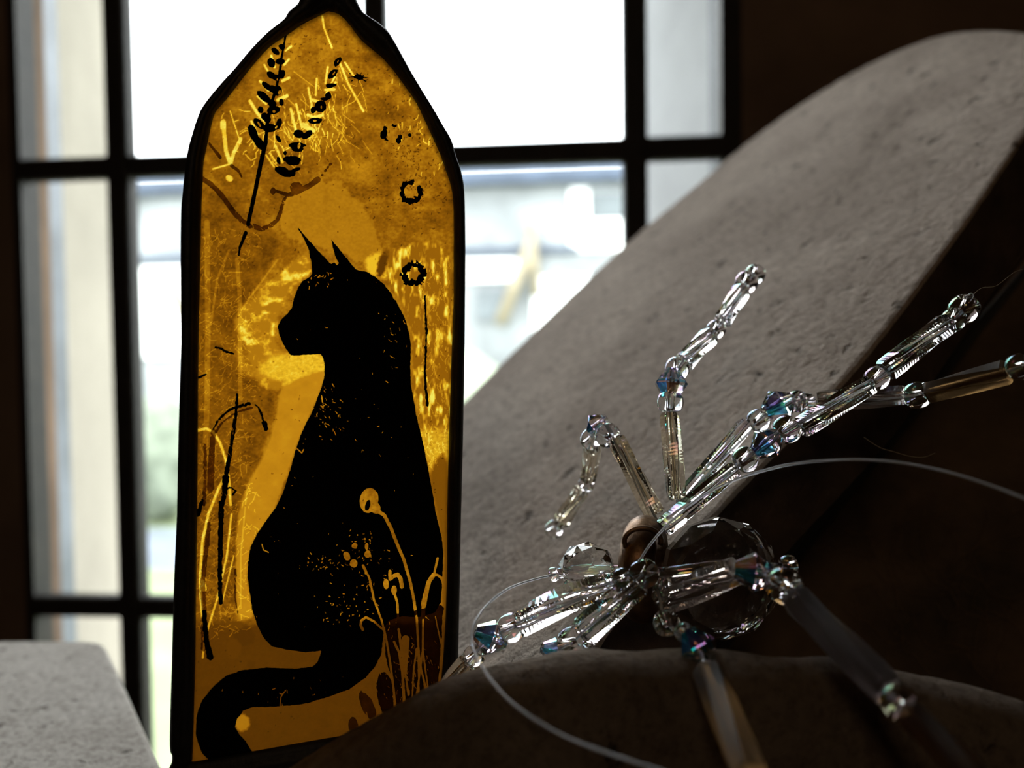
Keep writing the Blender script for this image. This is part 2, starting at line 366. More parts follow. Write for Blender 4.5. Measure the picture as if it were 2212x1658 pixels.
for i, (o_, i_) in enumerate(zip(RO, RI)):
    wob = .00012*mnoise.noise(Vector((i*.35, 0, 0)))
    for t_, h in PROF:
        V.append(on(lerp(i_[0], o_[0], t_), lerp(i_[1], o_[1], t_), h*1.0+wob))
for i in range(len(RO)):
    j = (i+1) % len(RO)
    for k in range(npf):
        k2 = (k+1) % npf; F.append((i*npf+k, i*npf+k2, j*npf+k2, j*npf+k))
fr = mesh('lead_frame', V, F, M['lead'], panel, True)

# ---- rasterised paint fields -------------------------------------------------
ST = 1.6
gu = np.arange(398, 1004, ST); gv = np.arange(2, 1668, ST)
U, Vv = np.meshgrid(gu, gv); NV, NU = U.shape
def vnoise(sx, sy, seed, octv=3):
    out = np.zeros_like(U); amp = 1; tot = 0
    for o in range(octv):
        r = np.random.default_rng(seed*17+o); x = U/sx*2**o+100; y = Vv/sy*2**o+100
        xi = np.floor(x).astype(int); yi = np.floor(y).astype(int); fx = x-xi; fy = y-yi
        fx = fx*fx*(3-2*fx); fy = fy*fy*(3-2*fy); T = r.random((257, 257))
        g = lambda a, b: T[a % 257, b % 257]
        out += amp*((g(yi, xi)*(1-fx)+g(yi, xi+1)*fx)*(1-fy)+(g(yi+1, xi)*(1-fx)+g(yi+1, xi+1)*fx)*fy)
        tot += amp; amp *= .55
    return out/tot
def win_(x0, y0, x1, y1):
    a = max(0, int((y0-gv[0])/ST)); b = min(NV, int((y1-gv[0])/ST)+2); c = max(0, int((x0-gu[0])/ST)); d = min(NU, int((x1-gu[0])/ST)+2)
    return slice(a, max(a, b)), slice(c, max(c, d))
def seg_d(u, v, a, b):
    dx, dy = b[0]-a[0], b[1]-a[1]; L = dx*dx+dy*dy+1e-9
    t = np.clip(((u-a[0])*dx+(v-a[1])*dy)/L, 0, 1); return np.hypot(u-a[0]-t*dx, v-a[1]-t*dy), t
def add_line(Fd, pts, w, w1=None, soft=0):   # Fd = max(Fd, w/2 - dist)
    n = len(pts)-1; w1 = w if w1 is None else w1
    for i in range(n):
        a, b = pts[i], pts[i+1]; wa = lerp(w, w1, i/n); wb = lerp(w, w1, (i+1)/n); m_ = max(wa, wb)+14
        s = win_(min(a[0], b[0])-m_, min(a[1], b[1])-m_, max(a[0], b[0])+m_, max(a[1], b[1])+m_)
        if U[s].size == 0: continue
        d, t = seg_d(U[s], Vv[s], a, b); Fd[s] = np.maximum(Fd[s], (wa+(wb-wa)*t)/2-d)
def add_ell(Fd, cx, cy, rx, ry, ang=0):
    m_ = max(rx, ry)+14; s = win_(cx-m_, cy-m_, cx+m_, cy+m_); a = math.radians(ang)
    x = (U[s]-cx)*math.cos(a)+(Vv[s]-cy)*math.sin(a); y = -(U[s]-cx)*math.sin(a)+(Vv[s]-cy)*math.cos(a)
    k = np.hypot(x/rx, y/ry); Fd[s] = np.maximum(Fd[s], (1-k)*min(rx, ry))
def poly_sd(pts):
    ins = np.zeros(U.shape, bool); dm = np.full(U.shape, 1e9); n = len(pts)
    for i in range(n):
        a, b = pts[i], pts[(i+1) % n]
        d, _ = seg_d(U, Vv, a, b); dm = np.minimum(dm, d)
        c = ((a[1] > Vv) != (b[1] > Vv)) & (U < (b[0]-a[0])*(Vv-a[1])/((b[1]-a[1]) or 1e-9)+a[0]); ins ^= c
    return np.where(ins, dm, -dm)
def smooth_pts(P, n=3): return smooth_ring(P, n)
NEG = lambda: np.full(U.shape, -50.0)
rag = (vnoise(5, 5, 3, 2)-.5)
n_big = vnoise(70, 60, 11, 4); n_mid = vnoise(22, 18, 12, 4); n_fine = vnoise(5, 4, 13, 3); n_str = vnoise(9, 26, 14, 3)

# cat
cat = [(640,487),(646,494),(657,507),(668,520),(684,538),(698,553),(706,560),(711,567),(716,571),(722,566),(727,573),(732,568),(724,552),(719,535),(715,515),(722,524),(733,538),(745,553),(757,568),(768,582),
 (792,587),(812,599),(829,614),(843,631),(856,651),(867,672),(875,689),(883,716),(887,743),(887,776),(886,803),(888,834),(893,861),(899,895),(907,928),(915,962),(922,996),(928,1030),(934,1063),(940,1100),(947,1132),(954,1160),(958,1195),(957,1219),
 (955,1260),(952,1300),(940,1322),(905,1332),(870,1330),(838,1340),(829,1360),(827,1383),(824,1411),(810,1439),(789,1463),(754,1488),(709,1504),(663,1518),(625,1523),(576,1526),(548,1526),(527,1533),(513,1551),(508,1568),(515,1582),(531,1599),(543,1620),(548,1632),(545,1650),
 (470,1660),(452,1641),(435,1624),(428,1603),(423,1585),(424,1551),(428,1533),(438,1509),(461,1481),(489,1458),(524,1446),(576,1441),(639,1443),(674,1439),(686,1429),(691,1415),(695,1404),(660,1408),(618,1402),(587,1395),(569,1376),(555,1348),(545,1317),(540,1282),(535,1247),(536,1212),(541,1181),(555,1153),(576,1122),(594,1098),(610,1067),(627,1013),(640,965),(654,928),(671,895),(684,864),(694,837),(701,810),(701,790),(698,773),(693,765),(664,766),(637,768),(627,766),(617,753),(610,739),(603,722),(600,705),(606,692),(620,678),(630,665),(635,645),(644,621),(654,607),(669,598),(674,590),(672,565),(667,540),(655,513)]
Fc = poly_sd(cat)+rag*2.2
hole = NEG()
add_ell(hole, 797, 1080, 20, 27, 10); add_ell(hole, 812, 1097, 10, 12)
add_line(hole, [(812,1100),(830,1112),(845,1141),(856,1170),(871,1205),(885,1251),(894,1295),(900,1344),(903,1388),(906,1431),(917,1474)], 8, 4.5)
add_line(hole, [(784,1221),(798,1248),(808,1295),(824,1338),(833,1373),(842,1425)], 5, 4)
add_line(hole, [(784,1359),(779,1350),(780,1340),(790,1332),(807,1341),(830,1361),(851,1385),(862,1408)], 5.5, 4)
add_ell(hole, 851, 1274, 6, 10, 0); add_line(hole, [(852,1280),(858,1300),(861,1358),(864,1388)], 5)
add_ell(hole, 834, 1261, 6, 11, 0); add_line(hole, [(842,1233),(843,1250),(851,1243),(859,1240),(865,1248),(868,1266)], 7, 9)
add_ell(hole, 749, 1200, 7, 10, -20); add_ell(hole, 764, 1216, 8, 9); add_ell(hole, 794, 1196, 7, 8); add_ell(hole, 792, 1180, 4, 8); add_ell(hole, 766, 1178, 6, 6)
add_line(hole, [(945,1205),(940,1228),(937,1240)], 5, 4); add_line(hole, [(937,1240),(926,1256),(920,1280),(915,1305)], 9, 11); add_line(hole, [(915,1305),(914,1338),(913,1402),(917,1451)], 9, 4)
add_line(hole, [(935,1240),(945,1241),(953,1247),(958,1262)], 6, 5)
dk = NEG(); add_ell(dk, 794, 1091, 5.5, 12, 15)
hole = np.minimum(hole, -dk)
fl = NEG()
def flecks(F_, n, cx, cy, sx, sy, L=8, w=2.0, ang=None, uni=False):
    for _ in range(n):
        x = rng.normal(cx, sx) if not uni else rng.uniform(cx-sx, cx+sx); y = rng.normal(cy, sy) if not uni else rng.uniform(cy-sy, cy+sy)
        a = rng.uniform(0, math.pi) if ang is None else math.radians(ang)+rng.normal(0, .35); l_ = rng.uniform(.25, 1)*L
        c = rng.normal(0, .25); p = [(x, y), (x+l_*.5*math.cos(a), y+l_*.5*math.sin(a)), (x+l_*math.cos(a+c), y+l_*math.sin(a+c))]
        add_line(F_, p, w*rng.uniform(.5, 1.1))
flecks(fl, 75, 795, 1205, 38, 38, 7, 1.8); flecks(fl, 40, 700, 1215, 35, 10, 6, 1.8); flecks(fl, 50, 745, 1310, 35, 25, 5, 2.0)
flecks(fl, 50, 706, 880, 14, 38, 9, 1.8, 60); flecks(fl, 30, 790, 760, 70, 110, 7, 1.6, 70); flecks(fl, 18, 850, 720, 16, 30, 11, 1.7, 65)
flecks(fl, 20, 700, 600, 30, 12, 8, 2.5); flecks(fl, 24, 640, 1200, 50, 110, 4, 1.5); flecks(fl, 20, 820, 950, 60, 120, 4, 1.5)
flecks(fl, 26, 680, 1490, 90, 18, 8, 2.0); add_line(fl, [(617,1490),(607,1504),(605,1522)], 2.2); add_line(fl, [(566,1175),(569,1187),(580,1192)], 2.2); add_line(fl, [(641,968),(652,978),(656,970)], 2.5)
Fcat = np.minimum(Fc, -(np.maximum(hole+rag*1.5, fl)))
# sprigs
Fs1 = NEG()
add_line(Fs1, [(618,72),(613,100),(609,121),(604,157),(598,186),(589,215),(582,244),(578,263),(574,307)], 4, 8)
add_line(Fs1, [(574,307),(561,365),(551,415),(543,452),(536,484)], 9.5, 9); add_line(Fs1, [(531,503),(526,515),(518,535),(516,552)], 9, 4)
for e in [(595,111,11,6,40),(608,102,8,6,10),(586,136,8,11,-20),(605,133,10,7,0),(586,163,11,7,35),(609,161,7,10,20),(597,168,9,7,0),(577,187,15,6,38),(601,197,8,11,15),(590,193,10,8,30),(570,209,18,8,40),(588,224,10,8,30),(563,237,6,8,-10),(591,238,14,9,-10),(608,221,5,8,-10),(572,252,8,9,-20),(578,258,8,9,0),(559,267,15,8,45),(582,277,15,9,0),(603,266,6,11,15),(596,276,8,5,0),(547,288,9,20,-22),(560,309,9,18,-38)]: add_ell(Fs1, *e)
gl1 = NEG()
for e in [(560,269,2,7,-30),(604,200,3,5,20),(592,241,3,3,0),(599,172,1.5,3,0),(601,104,2,8,-30),(597,275,2,4,40)]: add_ell(gl1, *e)
Fs1 = np.minimum(Fs1+rag*1.6, -gl1)
Fs2 = NEG()
for e in [(729,134,6,12,35),(719,160,7,13,45),(715,185,12,5,-8),(709,207,7,8,0),(700,214,9,4,0),(692,230,13,13,0),(677,238,6,7,0),(681,261,15,7,-3),(645,289,11,9,20),(664,291,13,7,-35),(642,314,18,7,0),(643,322,13,7,0),(632,345,20,8,3),(633,352,14,6,0),(610,369,16,9,15),(622,375,17,8,0),(640,366,9,4,-10),(601,300,4,9,-30),(616,331,4,5,0),(602,347,4,8,-10)]: add_ell(Fs2, *e)
gl2 = NEG()
for e in [(646,315,3,7,10),(721,159,1.5,5,35),(730,133,1.2,4,30),(694,232,1.5,4,0),(680,261,4,2,0)]: add_ell(gl2, *e)
Fs2 = np.minimum(Fs2+rag*2.4, -gl2)
# rings
def ringf(cx, cy, r0, r1, gap=None):
    s = np.hypot(U-cx, Vv-cy); f = np.minimum(r1-s, s-r0)+rag*13
    if gap:
        an = np.degrees(np.arctan2(Vv-cy, U-cx)); 
        for g0, g1 in gap: f = np.where((an > g0) & (an < g1), np.minimum(f, -1), f)
    return f
Fr2 = ringf(888, 415, 14, 26, [(-75, -40)]); Fr3 = ringf(893, 592, 13, 27)
Fr1 = ringf(847, 289, 15, 22, [(-60, 10), (60, 120), (-130, -100)]); add_ell(Fr1, 829, 290, 7, 11, 25); add_ell(Fr1, 862, 300, 4, 10, 40); add_ell(Fr1, 885, 292, 4, 4)
Fsp = NEG(); add_ell(Fsp, 775, 167, 12, 6, 5)
for a in range(9): add_line(Fsp, [(775, 166), (775+24*math.cos(a*.7-.5), 166+13*math.sin(a*.7-.5))], 3, 1)
Fsp += rag*3
# vine
Fv = NEG()
add_line(Fv, [(437,386),(455,398),(470,412),(487,433),(505,458),(522,477),(540,488)], 11, 11)
add_line(Fv, [(548,488),(565,495),(585,487),(598,476),(605,462),(609,445),(614,432),(620,420)], 11, 6)
add_line(Fv, [(594,412),(606,416),(622,421),(640,417),(655,408),(672,399),(686,388)], 7, 13); add_ell(Fv, 590, 413, 6, 8); add_ell(Fv, 640, 405, 14, 12, 0)
for p in [(696,378),(703,368),(708,362),(714,355)]: add_ell(Fv, p[0], p[1], 3, 4, 40)
add_line(Fv, [(452,310),(463,324),(476,340)], 5, 8); add_line(Fv, [(500,358),(514,368),(522,382)], 8, 4)
gapv = NEG(); flecks(gapv, 90, 570, 440, 80, 60, 14, 1.8, 60, True)
Fv = np.minimum(Fv+rag*2.5, -gapv)
# reeds at left
REEDS = [([([(513,852),(511,879),(505,928),(500,960),(495,990),(488,1030)], 6, 10), ([(488,1030),(486,1056),(480,1090)], 14, 10), ([(478,1085),(476,1181),(475,1240),(477,1300)], 12, 9), ([(487,1056),(500,1052),(509,1060),(503,1068)], 5, 5)], 0),
 ([([(461,927),(468,912),(480,898),(495,886),(509,879),(539,871)], 4, 7)], 0), ([([(552,874),(560,882),(566,900),(573,918)], 4, 5), ([(571,914),(575,926)], 13, 10)], 0),
 ([([(466,750),(478,753),(490,760),(505,764)], 5, 5)], 0), ([([(430,815),(445,808)], 7, 4)], 0), ([([(441,1320),(443,1350),(446,1384),(454,1417)], 9, 15)], 0),
 ([([(428,1110),(437,1080)], 12, 6)], 0), ([([(918,640),(921,720),(918,800),(920,840),(924,875)], 4, 6)], 0),
 ([([(461,930),(458,971),(455,1056)], 10, 15)], 1), ([([(443,960),(443,1016),(441,1089)], 6, 8)], 1), ([([(452,1130),(447,1181),(438,1255),(441,1320),(440,1400)], 9, 12)], 1),
 ([([(509,1230),(508,1290),(515,1330)], 5, 2)], 1), ([([(465,935),(480,912),(510,890),(545,880)], 4, 5)], 1)]
gapr = NEG(); flecks(gapr, 110, 480, 1100, 50, 330, 16, 1.4, 75, True)
# dark reeds at lower right
dz = [(832,1345),(842,1325),(880,1322),(952,1305),(956,1330),(952,1400),(944,1500),(930,1540),(862,1545),(850,1480),(838,1440),(832,1410)]
Fd = poly_sd(smooth_pts(dz, 2)); Fl1 = NEG(); Fl2 = NEG(); add_ell(Fl1, 794, 1523, 13, 33, -25); add_ell(Fl2, 763, 1566, 11, 18, -10); add_ell(Fd, 833, 1498, 19, 48, -8)
st = NEG()
for p, a, b in [([(900,1330),(903,1388),(906,1431),(917,1474),(925,1500)], 5, 4), ([(824,1338),(833,1373),(842,1425),(851,1492),(853,1525)], 4, 5), ([(851,1385),(862,1408),(869,1450),(874,1530)], 5, 6), ([(861,1358),(866,1400),(878,1470),(882,1500)], 5, 4),
                ([(914,1338),(913,1402),(907,1450),(900,1500)], 4, 4), ([(913,1402),(925,1490)], 4, 3), ([(900,1400),(893,1450),(890,1520)], 4, 3), ([(903,1400),(905,1500)], 3, 3), ([(940,1330),(955,1400)], 2, 3)]: add_line(st, p, a, b)
add_line(st, [(876,1380),(874,1450)], 17, 10)
flecks(st, 120, 880, 1450, 40, 60, 12, 1.6, 80)
Fd = np.minimum(Fd+rag*3, -(st+rag*1.2))
Fd = np.minimum(Fd, -Fcat-1.0) if False else Fd

# ---- tone of the glass -------------------------------------------------------
tone = .575+.24*(n_big-.5)+.20*(n_mid-.5)+.14*(n_fine-.5)
def blend(mask_sd, val, soft=3): 
    global tone
    k = np.clip(mask_sd/soft*.5+.5, 0, 1); tone = tone*(1-k)+val*k
bright = np.clip((n_str-.42)*3.2, 0, 1)
def P_(pts, n=3): return poly_sd(smooth_pts(pts, n))
left_low = P_([(420,470),(560,480),(600,530),(560,610),(510,680),(520,800),(590,840),(570,960),(530,1050),(512,1150),(515,1320),(420,1340)])
blend(left_low+rag*8, .49+.18*(n_mid-.5)+.12*(n_fine-.5), 5)
blend(P_([(612,430),(650,412),(700,392),(730,398),(770,435),(800,470),(830,540),(815,580),(770,560),(700,530),(640,520),(612,500)])+rag*5+(n_mid-.5)*26, .615+.07*(n_fine-.5)+.04*n_mid, 3)
blend(P_([(655,545),(560,630),(505,690),(530,740),(560,830),(640,840),(705,815),(700,765),(610,760),(596,700),(640,610),(672,590),(668,545)])+rag*9, .63+.32*np.clip((n_mid-.47)*4, 0, 1), 4)
blend(P_([(590,765),(705,768),(700,812),(660,828),(560,810)])+(n_mid-.5)*20, .83+.22*(n_fine-.5), 8)
blend(P_([(815,575),(850,540),(975,560),(972,1000),(935,1020),(915,930),(890,830),(890,720),(850,620)])+rag*6, .56+.45*np.clip((n_str-.5)*3.5, 0, 1), 4)
blend(P_([(900,930),(970,930),(968,1010),(935,1030),(915,975)])+(n_mid-.5)*20, .78+.2*(n_fine-.5), 8)
blend(P_([(790,560),(830,545),(835,600),(800,592)])+rag*8, .85, 5)
blend(P_([(930,1020),(968,1000),(966,1340),(955,1330),(958,1200),(945,1110)]), .50, 4)
blend(P_([(612,835),(700,800),(690,845),(640,965),(593,1100),(545,1170),(532,1240),(545,1330),(512,1325),(512,1150),(530,1060),(575,970),(598,890)])+rag*4, .69+.08*(n_mid-.5), 3)
blend(np.minimum(Vv-1345+(n_mid-.5)*40, 30), .40+.05*(n_mid-.5)+.03*(n_fine-.5), 10)  # darker lower patch of the glass, with weaker light behind it painted in
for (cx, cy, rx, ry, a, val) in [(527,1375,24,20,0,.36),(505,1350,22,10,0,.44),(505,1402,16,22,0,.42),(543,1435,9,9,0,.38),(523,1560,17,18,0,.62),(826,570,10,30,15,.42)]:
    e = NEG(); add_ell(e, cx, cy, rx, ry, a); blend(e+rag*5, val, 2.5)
# dark specks
sp = NEG(); flecks(sp, 500, 700, 800, 280, 800, 3, 2.2, None, True); flecks(sp, 170, 900, 300, 50, 60, 5, 2.4); flecks(sp, 90, 900, 410, 45, 40, 5, 2.2)
for c in [(700,300),(590,60),(640,90),(880,170)]: flecks(sp, 30, c[0], c[1], 50, 30, 6, 2)
tone = np.where(sp > 0, tone*.72, tone)
# pale hair scratches and stems
hs = NEG(); flecks(hs, 560, 490, 930, 62, 440, 26, 1.6, None, True); flecks(hs, 160, 940, 780, 34, 220, 22, 1.6, 80, True)
flecks(hs, 150, 640, 1000, 1, 1, .1, .1)
tone = np.where(hs > 0, np.minimum(tone+.15, .95), tone)
hb = NEG(); flecks(hb, 60, 700, 230, 42, 45, 55, 1.3, 75); flecks(hb, 34, 640, 300, 50, 28, 36, 1.7, 65); flecks(hb, 40, 660, 270, 38, 38, 22, 2.4, 80); flecks(hb, 40, 905, 250, 35, 60, 16, 2, 100); flecks(hb, 60, 940, 220, 16, 50, 10, 3, 100)
flecks(hb, 40, 560, 300, 40, 35, 26, 1.8, 150)
for p, w in [([(696,35),(700,60),(717,103)], 4.5), ([(735,138),(752,180),(785,240)], 5), ([(745,135),(765,165)], 4.5), ([(726,160),(703,205)], 4), ([(708,145),(703,180)], 5), ([(684,170),(682,205)], 5),
             ([(666,190),(673,225),(672,240)], 5), ([(725,178),(715,192)], 6), ([(703,194),(722,193)], 6), ([(672,215),(690,220)], 7), ([(665,248),(680,254),(697,248)], 7), ([(628,235),(640,285)], 6), ([(655,270),(675,282)], 12), ([(640,225),(652,275)], 5),
             ([(571,140),(582,160)], 4.5), ([(586,120),(593,145)], 5), ([(562,175),(580,195)], 6), ([(617,109),(629,100)], 5), ([(614,140),(624,128)], 5), ([(610,175),(624,168)], 6.5), ([(600,216),(620,207)], 8), ([(556,208),(575,225)], 4), ([(540,218),(556,245),(572,262)], 7), ([(543,262),(556,290)], 5), ([(595,315),(610,350)], 6), ([(575,335),(592,360)], 4), ([(583,330),(597,352)], 4),
             ([(483,262),(484,285),(488,325),(497,352)], 9), ([(520,300),(505,330),(498,354)], 8), ([(497,354),(460,365)], 4), ([(482,265),(482,275)], 13), ([(494,384),(497,386)], 13),
             ([(425,930),(445,925),(460,932),(475,955),(487,990),(495,1040),(498,1090)], 6), ([(490,1020),(470,1060),(450,1110),(437,1170),(432,1250),(436,1320),(442,1370)], 6), ([(500,1110),(490,1200),(470,1290),(445,1370),(440,1378)], 4.5), ([(505,1200),(480,1300)], 3), ([(442,1376),(438,1420)], 4),
             ([(497,240),(520,310)], 2.5), ([(436,1258),(440,1270)], 14)]:
    add_line(hb, p, w)
kb = np.clip(hb/1.2+.5, 0, 1); tone = tone*(1-kb)+np.minimum(1, tone+.36)*kb
vs = NEG()
for p, w in [([(447,480),(449,700),(447,880),(444,960)], 12), ([(512,560),(518,640),(519,860)], 9), ([(455,700),(470,600),(495,540)], 5), ([(533,1060),(520,1200),(520,1310)], 3), ([(600,560),(520,670)], 4)]: add_line(vs, p, w)
kv = np.clip(vs/1.5+.5, 0, 1); tone = tone*(1-kv)+np.minimum(1, tone+.10)*kv
tone = np.clip(tone, .03, 1)

# ---- meshes on the panel plane ----------------------------------------------
Mc = RC; c0 = CAM
def map_pts(u, v, off):
    X = np.stack([(u-W_/2)/FPX, (H_/2-v)/FPX, -np.ones_like(u)], -1) @ np.array(RC).T
    nn = np.array(PN); t = (np.array(PP-CAM) @ nn)/(X @ nn)
    return np.array(CAM)+X*t[..., None]+nn*off
mid_ring = [(lerp(i_[0], o_[0], .3), lerp(i_[1], o_[1], .3)) for o_, i_ in zip(RO, RI)]
Fp = poly_sd(mid_ring[::2])
def fast_mesh(name, verts, loops, counts, mats, parent, matidx=None):
    me = bpy.data.meshes.new(name); me.vertices.add(len(verts)); me.vertices.foreach_set('co', verts.astype(np.float32).ravel())
    me.loops.add(len(loops)); me.loops.foreach_set('vertex_index', loops.astype(np.int32))
    me.polygons.add(len(counts)); st_ = np.concatenate([[0], np.cumsum(counts)[:-1]]).astype(np.int32)
    me.polygons.foreach_set('loop_start', st_)
    if matidx is not None: me.polygons.foreach_set('material_index', matidx.astype(np.int32))
    me.update(calc_edges=True); me.validate()
    return link(name, me, mats, parent)
def field_mesh(name, Fd_, off, mats, parent, attr=None):
    """marching squares over Fd_ > 0"""
    Ain = Fd_ > 0; idx = -np.ones(U.shape, int)
    q = Ain[:-1, :-1].astype(int)+Ain[:-1, 1:]+Ain[1:, 1:]+Ain[1:, :-1]
    used = np.zeros(U.shape, bool); full = q == 4
    for a, b in ((0,0),(0,1),(1,1),(1,0)): used[a:NV-1+a, b:NU-1+b] |= full
    used |= Ain & False
    part = np.argwhere((q > 0) & (q < 4))
    us, vs_ = [], []; idx_n = 0
    for a, b in ((0,0),(0,1),(1,1),(1,0)):
        pass
    need = used.copy()
    pm = (q > 0) & (q < 4)
    for a, b in ((0,0),(0,1),(1,1),(1,0)): need[a:NV-1+a, b:NU-1+b] |= pm & Ain[a:NV-1+a, b:NU-1+b]
    ids = np.argwhere(need); idx[need] = np.arange(len(ids)); nb = len(ids)
    fi = np.argwhere(full)
    L = np.stack([idx[fi[:,0]+1, fi[:,1]], idx[fi[:,0]+1, fi[:,1]+1], idx[fi[:,0], fi[:,1]+1], idx[fi[:,0], fi[:,1]]], 1).ravel().tolist()
    C = [4]*len(fi); ex = {}; eu, ev = [], []
    for y, x in part:
        cs = [(y+1, x), (y+1, x+1), (y, x+1), (y, x)]; pl_ = []
        for k in range(4):
            A, B = cs[k], cs[(k+1) % 4]; fa, fb = Fd_[A], Fd_[B]
            if fa > 0: pl_.append(idx[A])
            if (fa > 0) != (fb > 0):
                key = (A, B) if A < B else (B, A)
                if key not in ex:
                    t_ = fa/(fa-fb); ex[key] = nb+len(eu); eu.append(U[A]+(U[B]-U[A])*t_); ev.append(Vv[A]+(Vv[B]-Vv[A])*t_)
                pl_.append(ex[key])
        if len(pl_) >= 3: L += pl_; C.append(len(pl_))
    uu = np.concatenate([U[need], np.array(eu)]); vv = np.concatenate([Vv[need], np.array(ev)])
    return uu, vv, np.array(L), np.array(C), need, nb
def paint(name, Fd_, off, mat, label=None):
    Fd_ = np.minimum(Fd_, Fp); Fd_ = np.where(np.abs(Fd_) < 1e-4, 1e-4, Fd_)
    uu, vv, L, C, _, _ = field_mesh(name, Fd_, off, mat, panel)
    o = fast_mesh(name, map_pts(uu, vv, off), L, C, mat, panel)
    if label: o['label'] = label
    return o
# glass sheet: front grid with tone, a back and closing rim
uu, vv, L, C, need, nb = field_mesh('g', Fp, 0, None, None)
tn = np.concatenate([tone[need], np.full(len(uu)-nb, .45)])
fv = map_pts(uu, vv, 0); nF = len(fv)
rim = [i for i in range(0, len(mid_ring), 2)]
rp = np.array([mid_ring[i] for i in rim]); bv = map_pts(rp[:,0], rp[:,1], -.0012); bf = map_pts(rp[:,0], rp[:,1], 0.0)
verts = np.concatenate([fv, bf, bv]); nr = len(rim)
L = L.tolist(); C = C.tolist(); mi = [0]*len(C)
L += [nF+nr+i for i in range(nr)]; C.append(nr); mi.append(1)
for i in range(nr):
    j = (i+1) % nr; L += [nF+i, nF+j, nF+nr+j, nF+nr+i]; C.append(4); mi.append(1)
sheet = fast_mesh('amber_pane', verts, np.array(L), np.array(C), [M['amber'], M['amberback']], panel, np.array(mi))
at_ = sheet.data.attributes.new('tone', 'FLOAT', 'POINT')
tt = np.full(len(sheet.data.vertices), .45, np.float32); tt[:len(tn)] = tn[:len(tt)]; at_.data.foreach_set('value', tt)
paint('cat_figure', Fcat, .00012, M['ink'], 'black painted silhouette of a seated cat looking left')
paint('leafy_sprig', Fs1, .00012, M['ink'], 'long black leafy sprig hanging from the upper left edge')
paint('leafy_sprig', Fs2, .00012, M['ink'], 'shorter black sprig of separate leaves, right of the long one')
paint('berry_ring', Fr1, .00012, M['ink'], 'broken black ring, uppermost of three')
paint('berry_ring', Fr2, .00012, M['ink'], 'black ring with a notch, middle of three')
paint('berry_ring', Fr3, .00012, M['ink'], 'black ring beside the back of the head')
paint('ink_splat', Fsp, .00012, M['ink'])
paint('bent_vine', Fv, .00012, M['inkb'], 'thin brown painted vine')
for ln, br in REEDS:
    f_ = NEG()
    for p_, w0, w1 in ln: add_line(f_, p_, w0, w1)
    paint('painted_reed', np.minimum(f_+rag*4, -gapr), .00016 if br else .00012, M['inkb'] if br else M['ink'])
paint('reed_bed', Fd, .00008, M['inkd'], 'dark brown painted patch of reeds at the lower right')
for f_ in (Fl1, Fl2): paint('painted_leaf', np.minimum(f_+rag*3, -(st+rag*1.2)), .00008, M['inkb'])

# ================================================================== LARGE CLAY SLAB
SN = CV(-.55, -.35, .76).normalized(); SP = W(1830, 810, .190)
def sl(u, v): return hit(u, v, SP, SN)
slo = [(2330,120),(2290,90),(2250,76),(2212,68),(2150,64),(2090,66),(2030,76),(1960,100),(1880,136),(1800,180),(1700,244),(1600,318),(1500,402),(1400,484),(1300,572),(1200,668),(1100,766),(1000,868),(860,1010),(740,1160),(660,1330),(615,1500),(595,1640),(590,1800),(620,2100),(900,2250),
       (1050,1950),(1150,1680),(1290,1390),(1400,1265),(1540,1110),(1640,1006),(1740,905),(1830,810),(1920,700),(2000,594),(2090,470),(2170,352),(2230,262),(2290,190)]
ring = smooth_ring(slo, 10)
ring = [(u+1.6*mnoise.noise(Vector((i*.5, 1, 0))), v+1.6*mnoise.noise(Vector((i*.5, 7, 0)))) for i, (u, v) in enumerate(ring)]
P3 = [sl(u, v) for u, v in ring]; cen = sum(P3, Vector())/len(P3)
TH = .024
def slab_from(P3, SN, TH, name, mats, bev=.0012, parent=None):
    n = len(P3); cen = sum(P3, Vector())/n; V = []; lev = [(-bev*1.2, 0), (-bev*.4, -bev*.25), (0, -bev), (0, -TH+bev), (-bev, -TH)]
    # inset by moving towards the local inward normal in plane
    ins = []
    for i in range(n):
        t_ = (P3[(i+2) % n]-P3[i-2]).normalized(); w_ = SN.cross(t_).normalized()
        if w_.dot(cen-P3[i]) < 0 and i % 1 == 0: pass
        ins.append(w_)
    area = sum(((P3[i]-cen).cross(P3[(i+1) % n]-cen)).dot(SN) for i in range(n)); sg = 1 if area > 0 else -1
    for d, h in lev:
        for i in range(n): V.append(P3[i]+ins[i]*sg*(-d)+SN*h)
    F, mi = [], []
    for L_ in range(len(lev)-1):
        for i in range(n):
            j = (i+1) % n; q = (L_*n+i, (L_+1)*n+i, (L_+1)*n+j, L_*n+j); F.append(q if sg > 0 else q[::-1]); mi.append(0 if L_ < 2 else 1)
    top = tuple(range(n)); bot = tuple((len(lev)-1)*n+i for i in range(n))
    F.append(top if sg > 0 else top[::-1]); mi.append(0); F.append(bot[::-1] if sg > 0 else bot); mi.append(1)
    me = bpy.data.meshes.new(name); me.from_pydata([tuple(v) for v in V], [], F); me.update()
    o = link(name, me, mats, parent); me.polygons.foreach_set('material_index', mi); return o
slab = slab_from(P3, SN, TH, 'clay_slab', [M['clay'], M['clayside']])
tag(slab, 'large dusty grey brown clay slab with a rounded top, leaning behind the bead spider', 'slab')

# ================================================================== PALE BLOCK at lower left (top face level)
zt = W(100, 1380, .30).z
def onz(u, v, z): r = ray(u, v); return CAM+r*((z-CAM.z)/r.z)
bl = [(-260,1384),(-100,1383),(60,1382),(150,1382),(205,1384),(226,1392),(238,1412),(262,1462),(300,1545),(340,1632),(380,1725),(400,1790),(-400,1800)]
P3b = [onz(u, v, zt) for u, v in smooth_ring(bl, 3)]
blk = slab_from(P3b, Vector((0, 0, 1)), .030, 'stone_block', [M['pale'], M['pale']], .0015)
tag(blk, 'pale speckled stone block at the lower left, in front of the window', 'stone block')

